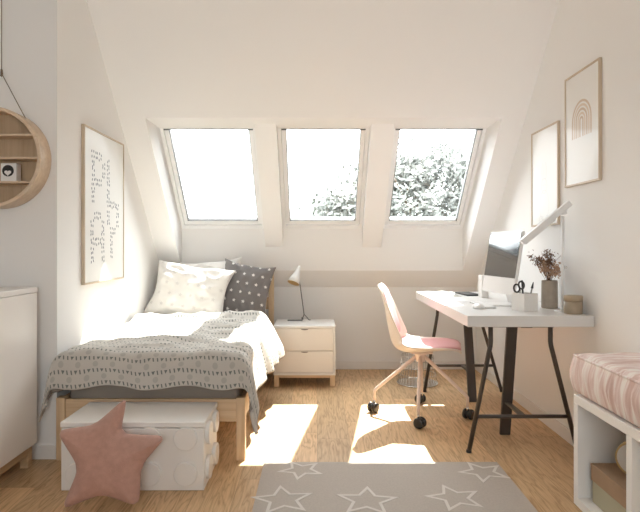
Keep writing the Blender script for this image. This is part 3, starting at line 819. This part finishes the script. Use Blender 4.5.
pad(3, 31, .88, .022, 'seat_pad'); pad(33, 60, .84, .018, 'back_pad')
bm = lathe(B(), [(0, .365), (.03, .365), (.034, .38), (.036, .41), (.075, .424), (.08, .434), (0, .436)], (CX, CY, 0), seg=28); obj('hub', bm, 'chairleg', t)
obj('seat_bracket', box(B(), CX-.07, CX+.07, CY-.07, CY+.07, .425, .438), 'chairleg', t, .004)
for dx, dy in ((-.305, .075), (-.063, -.262), (.060, .278), (.292, -.095)):
    kx, ky = CX+dx, CY+dy
    lg = obj('leg', tube(B(), [(CX+dx*.07, CY+dy*.07, .402), (CX+dx*.5, CY+dy*.5, .285), (CX+dx*.96, CY+dy*.96, .160), (kx, ky, .145), (kx, ky, .082)], .0135, 12, r2=.0095), 'chairleg', t)
    a = math.atan2(dy, dx)+1.1; d = Vector((math.cos(a), math.sin(a), 0)); n_ = Vector((-d.y, d.x, 0))
    c_ = Vector((kx, ky, .034))+d*.012
    ca = obj('castor', lathe(B(), [(0, -.010), (.022, -.010), (.026, -.004), (.026, .004), (.022, .010), (0, .010)], c_+Vector((0, 0, .006)), n_, 20), 'black', t)
    for s in (-1, 1):
        obj('wheel', lathe(B(), [(0, -.010), (.020, -.011), (.031, -.009), (.034, -.004), (.034, .004), (.031, .009), (.020, .012), (0, .012)], c_+n_*s*.020, n_*s, 28), 'wheel', ca)
    obj('castor_stem', tube(B(), [(kx, ky, .055), (kx, ky, .088)], .009, 12), 'chrome', ca)

# ------------------------------------------------------------------ wire basket behind the chair
bx_, by_ = .835, 4.66
t = thing('wire_basket', (bx_, by_, 0), 'low round wire basket on the floor behind the desk chair', 'basket')
bm = B()
def circ(r, z, n=40): return [(bx_+r*math.cos(2*PI*k/n), by_+r*math.sin(2*PI*k/n), z) for k in range(n)]
for r, z, rr in ((.165, .006, .005), (.15, .08, .0022), (.138, .15, .0022), (.128, .235, .004)): tube(bm, circ(r, z), rr, 8, closed=True)
obj('ring_wires', bm, 'chrome', t)
bm = B()
for k in range(36):
    a = 2*PI*k/36; c_, s = math.cos(a), math.sin(a)
    tube(bm, [(bx_+.165*c_, by_+.165*s, .006), (bx_+.15*c_, by_+.15*s, .08), (bx_+.138*c_, by_+.138*s, .15), (bx_+.128*c_, by_+.128*s, .235)], .0017, 6)
obj('upright_wires', bm, 'chrome', t)
obj('base_disc', lathe(B(), [(0, .002), (.16, .002), (.16, .008), (0, .008)], (bx_, by_, 0), seg=40, smooth=False), 'chrome', t)

# ------------------------------------------------------------------ computer screen
ZD = DZ1
t = thing('computer_screen', (1.19, 3.50, ZD), 'all-in-one computer with a dark glossy screen standing on the desk', 'computer')
bl, br = Vector((1.088, 3.70, .850)), Vector((1.155, 3.30, .850))
U = (br-bl); WW = U.length; U.normalize(); Vv = Vector((.16, .02, 1)); Vv = (Vv-U*Vv.dot(U)).normalized(); N_ = U.cross(Vv).normalized()
if N_.x > 0: N_ = -N_          # faces the chair
HH = .392
def sbox(u0, u1, v0, v1, d0, d1, mi=0, bm=None):
    bm = bm or B(); obox(bm, bl+U*u0+Vv*v0+N_*d0, U*(u1-u0), Vv*(v1-v0), N_*(d1-d0), mi); return bm
obj('casing', sbox(0, WW, 0, HH, -.018, 0), 'alu', t, .005)
obj('display', sbox(.008, WW-.008, .103, HH-.008, 0, .0025), 'screen', t)
bm = B(); c0 = bl+U*WW/2
pr = [(c0-N_*.018+Vv*.16, .05), (c0-N_*.075+Vv*.03, .05), (Vector((c0.x+.10, c0.y+.01, ZD+.012)), .05)]
for (p, hw), (q, hw2) in zip(pr, pr[1:]):
    obox(bm, p-U*hw, U*2*hw, q-p, Vector((.008, 0, .004)))
obox(bm, Vector((c0.x-.055, c0.y-.085, ZD)), (.16, 0, 0), (0, .17, 0), (0, 0, .008))
obj('stand', bm, 'alu', t, .002)
# keyboard, mouse, papers, notebook
solo('keyboard', box(B(), 0.985, 1.055, 3.30, 3.62, ZD, ZD+.012), 'alu', (1.02, 3.46, ZD), 'flat white keyboard on the desk in front of the computer screen', 'keyboard', bevel=.003)
bm = lathe(B(), [(0, .0), (.031, .0), (.034, .008), (.030, .019), (.018, .027), (0, .030)], (0, 0, 0), seg=28)
for v in bm.verts: v.co.y *= 1.6
bm.transform(Matrix.Translation((.955, 3.31, ZD)))
solo('computer_mouse', bm, 'alu', (.955, 3.31, ZD), 'rounded white computer mouse on the desk beside the keyboard', 'mouse')
t = thing('open_magazine', (.98, 4.20, ZD), 'open magazine with grey photographs at the far end of the desk', 'magazine')
def page(x0, x1, y0, y1, hump, m, dark):
    n = 12; P = [[Vector((x0+(x1-x0)*i/n, y0+(y1-y0)*j/8, ZD+.003+hump*math.sin(PI*min(1, (i/n)))*.9)) for j in range(9)] for i in range(n+1)]
    Q = [[p-Vector((0, 0, p.z-ZD-.0005)) for p in r] for r in P]
    bm = B(); grid_mesh(bm, P); grid_mesh(bm, Q)
    for a in (0, n):
        for j in range(8):
            bm.faces.new([bm.verts.new(v) for v in (P[a][j], P[a][j+1], Q[a][j+1], Q[a][j])])
    for b in (0, 8):
        for i in range(n): bm.faces.new([bm.verts.new(v) for v in (P[i][b], P[i+1][b], Q[i+1][b], Q[i][b])])
    n0 = len(bm.faces)
    for (a, b, c_, d, mi) in dark:
        PP = [[P[0][0].lerp(P[0][0], 0) for _ in range(2)] for _ in range(2)]
        nn = 6
        G = [[Vector((x0+(x1-x0)*(a+(b-a)*i/nn), y0+(y1-y0)*(c_+(d-c_)*j), ZD+.004+hump*math.sin(PI*(a+(b-a)*i/nn))*.9)) for j in (0, 1)] for i in range(nn+1)]
        grid_mesh(bm, G, mi=mi)
    return bm
obj('page_block', page(.825, .935, 4.06, 4.44, .010, 'paper', [(.05, .75, .62, .97, 1), (.1, .9, .08, .5, 2)]), ['paper', 'greyprint', 'midprint'], t, fix=False)
obj('page_block', page(.937, 1.05, 4.06, 4.44, .010, 'paper', [(.08, .92, .06, .94, 2)]), ['paper', 'greyprint', 'midprint'], t, fix=False)
solo('notebook', obox(B(), (1.10, 4.10, ZD), (.11, .02, 0), (-.03, .24, 0), (0, 0, .012)), 'greyprint', (1.14, 4.2, ZD), 'closed dark grey notebook at the far end of the desk, right of the magazine', 'notebook', bevel=.002)
solo('paper_sheet', obox(B(), (.815, 3.72, ZD), (.20, .02, 0), (-.01, .29, 0), (0, 0, .0015)), 'paper', (.91, 3.86, ZD), 'blank white paper sheet lying in the sun on the desk', 'paper')
solo('white_desk_box', box(B(), 1.165, 1.215, 3.96, 4.05, ZD, .935), 'white', (1.19, 4.0, ZD), 'small upright white box on the desk behind the computer screen', 'box', bevel=.004)

# pencil cup
px_, py_ = 1.192, 3.215; rot = math.radians(24)
t = thing('pencil_cup', (px_, py_, ZD), 'square white pencil cup on the desk beside the vase', 'cup')
Rm = Matrix.Translation((px_, py_, ZD)) @ Matrix.Rotation(rot, 4, 'Z')
bm = B(); h_ = .05
for a in ((-h_, h_, -h_, -h_+.005), (-h_, h_, h_-.005, h_), (-h_, -h_+.005, -h_+.005, h_-.005), (h_-.005, h_, -h_+.005, h_-.005)): box(bm, *a, .004, .100)
box(bm, -h_, h_, -h_, h_, 0, .004)
bm.transform(Rm); obj('cup', bm, 'white', t)
def stick(name, a, b, r, m, label, cat, tip=None):
    a, b = Rm @ Vector(a), Rm @ Vector(b)
    e = thing(name, a, label, cat)
    obj('barrel', tube(B(), [a, b], r, 10), m, e)
    if tip:
        d = (b-a).normalized(); obj(tip[0], tube(B(), [b, b+d*tip[2]*.5, b+d*tip[2]], tip[3], 10, r2=tip[4]), tip[1], e)
Rm = Matrix.Translation((px_, py_, ZD))
stick('marker_pen', (-.004, .0, .006), (-.010, .012, .158), .0050, 'black', 'black pen standing upright in the middle of the pencil cup', 'pen', ('cap', 'black', .014, .0058, .004))
stick('paint_brush', (.012, -.01, .006), (.036, -.016, .128), .0038, 'lampgrey', 'grey paint brush leaning to the right in the pencil cup', 'brush', ('bristles', 'black', .036, .0075, .002))
e = thing('scissors', Rm @ Vector((-.03, -.01, .005)), 'black-handled scissors standing at the left in the pencil cup', 'scissors')
for ca, cb in (((-.052, -.018, .128), .022), ((-.026, -.020, .146), .021)):
    c_ = Vector(ca); n = 24
    bm = tube(B(), [Rm @ (c_+Vector((math.cos(2*PI*k/n)*cb*.75, math.sin(2*PI*k/n)*cb*.2, math.sin(2*PI*k/n)*cb))) for k in range(n)], .0052, 8, closed=True)
    hd = obj('handle', bm, 'black', e)
obj('blades', tube(B(), [Rm @ Vector((-.03, -.012, .006)), Rm @ Vector((-.032, -.014, .06)), Rm @ Vector((-.035, -.018, .118))], .003, 6, r2=.007), 'chrome', e)

# vase with dried flowers
vx, vy = 1.385, 3.335
bm = B(); seg = 40; rings = []
for r, z in ((.043, 0), (.0455, .004), (.0455, .160), (.0435, .165), (.040, .165), (.039, .157), (.039, .01)):
    rings.append([bm.verts.new((vx+(r+(.0014 if (k % 2 and .003 < z < .154 and r > .04) else 0))*math.cos(2*PI*k/seg), vy+(r+(.0014 if (k % 2 and .003 < z < .154 and r > .04) else 0))*math.sin(2*PI*k/seg), ZD+z)) for k in range(seg)])
for a, b in zip(rings, rings[1:]):
    for k in range(seg): bm.faces.new((a[k], a[(k+1) % seg], b[(k+1) % seg], b[k]))
bm.faces.new(rings[0]); bm.faces.new(rings[-1])
solo('vase', bm, 'ceramic', (vx, vy, ZD), 'grey-brown ribbed vase on the desk holding dried flowers', 'vase')
t = thing('dried_flowers', (vx, vy, ZD+.012), 'bunch of brown dried flowers in the ribbed vase', 'flowers')
rn = random.Random(5)
st, dk, ln = B(), B(), B()
for k in range(26):
    a = rn.uniform(0, 2*PI); sp = rn.uniform(.1, 1); reach = .09*sp
    dx = math.cos(a)*reach-.018*sp; dy = math.sin(a)*reach*.8; hh = rn.uniform(.225, .345)-.03*sp
    b0 = Vector((vx+rn.uniform(-.02, .02), vy+rn.uniform(-.02, .02), ZD+.012)); b1 = Vector((vx+dx*.25, vy+dy*.25, ZD+.17)); b2 = Vector((vx+dx, vy+dy, ZD+hh))
    tube(st, [b0, b1, b2], .0011, 5)
    high = hh > .27
    for q in range(26 if high else 30):
        c_ = b2+Vector((rn.gauss(0, .012), rn.gauss(0, .012), rn.gauss(-.006, .013)))
        d = Vector((rn.gauss(0, 1), rn.gauss(0, 1), rn.gauss(0, 1) if high else -abs(rn.gauss(1, .6)))).normalized(); e_ = d.orthogonal().normalized(); f_ = d.cross(e_)
        s = rn.uniform(.005, .011); B_ = dk if high else ln
        v = [B_.verts.new(c_-d*s), B_.verts.new(c_+e_*s*.4), B_.verts.new(c_+f_*s*.4), B_.verts.new(c_-e_*s*.4-f_*s*.2), B_.verts.new(c_+d*s*1.3)]
        for tri in ((0, 1, 2), (0, 2, 3), (0, 3, 1), (4, 2, 1), (4, 3, 2), (4, 1, 3)): B_.faces.new([v[i] for i in tri])
tube(st, [(vx, vy, ZD+.16), (vx-.05, vy, ZD+.235), (vx-.085, vy-.01, ZD+.262)], .002, 6)
tube(st, [(vx, vy, ZD+.16), (vx+.03, vy-.01, ZD+.28), (vx+.062, vy-.02, ZD+.315)], .0011, 5)
obj('stems', st, 'dried', t)
o = obj('seed_heads', dk, 'dried', t); o['kind'] = 'stuff'
o = obj('petals', ln, 'dried2', t); o['kind'] = 'stuff'

# round tin
t = thing('round_tin', (1.402, 3.065, ZD), 'round tan tin with a lid at the near right corner of the desk', 'tin')
obj('body', lathe(B(), [(0, 0), (.046, 0), (.048, .003), (.048, .068), (0, .068)], (1.402, 3.065, ZD), seg=40), 'candle', t)
obj('lid', lathe(B(), [(0, .0681), (.0495, .0681), (.0495, .096), (.047, .099), (0, .099)], (1.402, 3.065, ZD), seg=40), 'candle2', t)

# desk lamp
lx, ly = 1.386, 3.160
t = thing('desk_lamp', (lx, ly, ZD), 'slim white desk lamp with a slanting bar head, by the right wall', 'lamp')
obj('base', lathe(B(), [(0, 0), (.044, 0), (.045, .004), (.042, .008), (0, .009)], (lx, ly, ZD), seg=36), 'lampwhite', t)
obj('pole', tube(B(), [(lx, ly, ZD+.008), (lx, ly, 1.315)], .0085, 16), 'lampwhite', t)
a, b = Vector((1.163, ly, 1.155)), Vector((1.430, ly-.01, 1.378)); d = b-a; nrm = Vector((-d.z, 0, d.x)).normalized()
obj('arm', obox(B(), a-nrm*.004-Vector((0, .016, 0)), d, Vector((0, .036, 0)), nrm*.032), 'lampwhite', t, .003)
obj('diffuser', obox(B(), a+d*.03-nrm*.010-Vector((0, .012, 0)), d*.62, Vector((0, .024, 0)), nrm*.006), 'paper', t)
obj('joint', lathe(B(), [(0, -.022), (.016, -.022), (.016, .022), (0, .022)], (lx, ly, 1.335), (0, 1, 0), 24), 'lampwhite', t)
obj('knob', lathe(B(), [(0, 0), (.008, 0), (.008, .014), (0, .016)], (lx+.008, ly, 1.025), (1, 0, 0), 16), 'chrome', t)

# ------------------------------------------------------------------ bench with cubbies and cushion
t = thing('cubby_bench', (1.265, 1.75, 0), 'low white open cubby bench along the right wall', 'bench')
HX0, HX1 = 1.07, 1.458; HY1 = 2.335; bz0, bz1 = .075, .53; th_ = .036; cell = .360
bm = B(); ys = [HY1]
box(bm, HX0, HX1, .9, HY1, bz0, bz0+th_); box(bm, HX0, HX1, .9, HY1, bz1-th_, bz1); box(bm, HX1-.012, HX1, .9, HY1, bz0+th_, bz1-th_)
y = HY1; first = True; walls = []
while y > .92:
    tw = .036; first = False
    box(bm, HX0, HX1-.012, y-tw, y, bz0+th_, bz1-th_); walls.append((y-tw, y)); y -= tw+cell
obj('carcass', bm, 'white', t, .0015)
for x in (HX0+.03, HX1-.07):
    for y in (.94, 1.6, HY1-.07):
        obj('leg', box(B(), x, x+.04, y, y+.04, 0, bz0), 'pine', t, .003)
# cushion on the bench
def bench_cushion():
    x0, x1, y0, y1, z0, z1 = HX0+.004, HX1+.004, .92, HY1+.006, bz1, .708
    bm = B(); NXg, NYg = 24, 80
    for side in (1, 0):
        P = []
        for i in range(NXg+1):
            r = []
            for j in range(NYg+1):
                u, v = -1+2*i/NXg, -1+2*j/NYg
                e = (max(0, 1-abs(u)**8)*max(0, 1-abs(v)**26))**.5
                X = (x0+x1)/2+(x1-x0)/2*u; Y = (y0+y1)/2+(y1-y0)/2*v
                wv = noise.noise(Vector((X*7, Y*7, 3)))*.010+noise.noise(Vector((X*18, Y*18, 6)))*.004
                if side: r.append(Vector((X, Y, z1-.018+e*(.018+wv))))
                else: r.append(Vector((X, Y, z0+(1-e)*.012)))
            P.append(r)
        V = grid_mesh(bm, P)
        if side: VT = V
        else: VB = V
    # puffy sides with gathers
    loop = [(0, j) for j in range(NYg)]+[(i, NYg) for i in range(NXg)]+[(NXg, j) for j in range(NYg, 0, -1)]+[(i, 0) for i in range(NXg, 0, -1)]
    prev = None; rows = []
    for q in range(0, 9):
        s = q/8; row = []
        for k, (i, j) in enumerate(loop):
            a, b = VT[i][j].co, VB[i][j].co; p = a.lerp(b, s)
            nrm = Vector(((-1 if i == 0 else 1 if i == NXg else 0), (1 if j == NYg else -1 if j == 0 else 0), 0)).normalized()
            if i == NXg: nrm = Vector((0, 0, 0))
            g = .016*math.sin(PI*s)+.004*math.sin(k*1.9+s*2)*math.sin(PI*s)+noise.noise(Vector((k*.35, s*2, 1)))*.006*math.sin(PI*s)
            row.append(bm.verts.new(p+nrm*g) if 0 < q < 8 else (VT if q == 0 else VB)[i][j])
        rows.append(row)
    for a, b in zip(rows, rows[1:]):
        for k in range(len(loop)): bm.faces.new((a[k], a[(k+1) % len(loop)], b[(k+1) % len(loop)], b[k])).smooth = True
    pip = [VT[i][j].co.copy() for i, j in loop]
    return bm, pip
t = thing('bench_cushion', (1.265, 1.62, bz1), 'pink and cream tie-dyed seat cushion on the white bench', 'cushion')
bm, pip = bench_cushion(); obj('cushion', bm, 'tie', t)
obj('piping', tube(B(), pip, .0055, 8, closed=True), 'tie', t)
# things in the cubbies
fz = bz0+th_
t = thing('cardboard_box', (1.27, 2.12, fz), 'brown-lidded box with a greenish base in the far bench cubby', 'box')
obj('base', box(B(), 1.115, 1.425, 1.972, 2.268, fz, fz+.088), 'sage', t, .002)
obj('lid', box(B(), 1.111, 1.429, 1.968, 2.272, fz+.088, fz+.155), 'kraft', t, .002)
c_ = Vector((1.215, 2.14, fz+.155+.066))
t = thing('toy_tambourine', (c_.x, c_.y, fz+.155), 'small round white toy drum with a gold rim standing on the brown-lidded box', 'toy')
axd = Vector((-.62, -.78, 0))
obj('skin', lathe(B(), [(0, -.010), (.060, -.010), (.060, .010), (0, .012)], c_, axd, 40, smooth=False), 'paper', t)
obj('rim', lathe(B(), [(.060, -.014), (.066, -.014), (.066, .014), (.060, .014), (.060, -.014)], c_, axd, 40, smooth=False), 'yellow', t)
solo('straw_box', box(B(), 1.10, 1.42, 1.60, walls[1][0]-.012, fz, .445), 'yellow', (1.26, 1.75, fz), 'straw-coloured box in the second bench cubby at the right edge of the picture', 'box', bevel=.003)
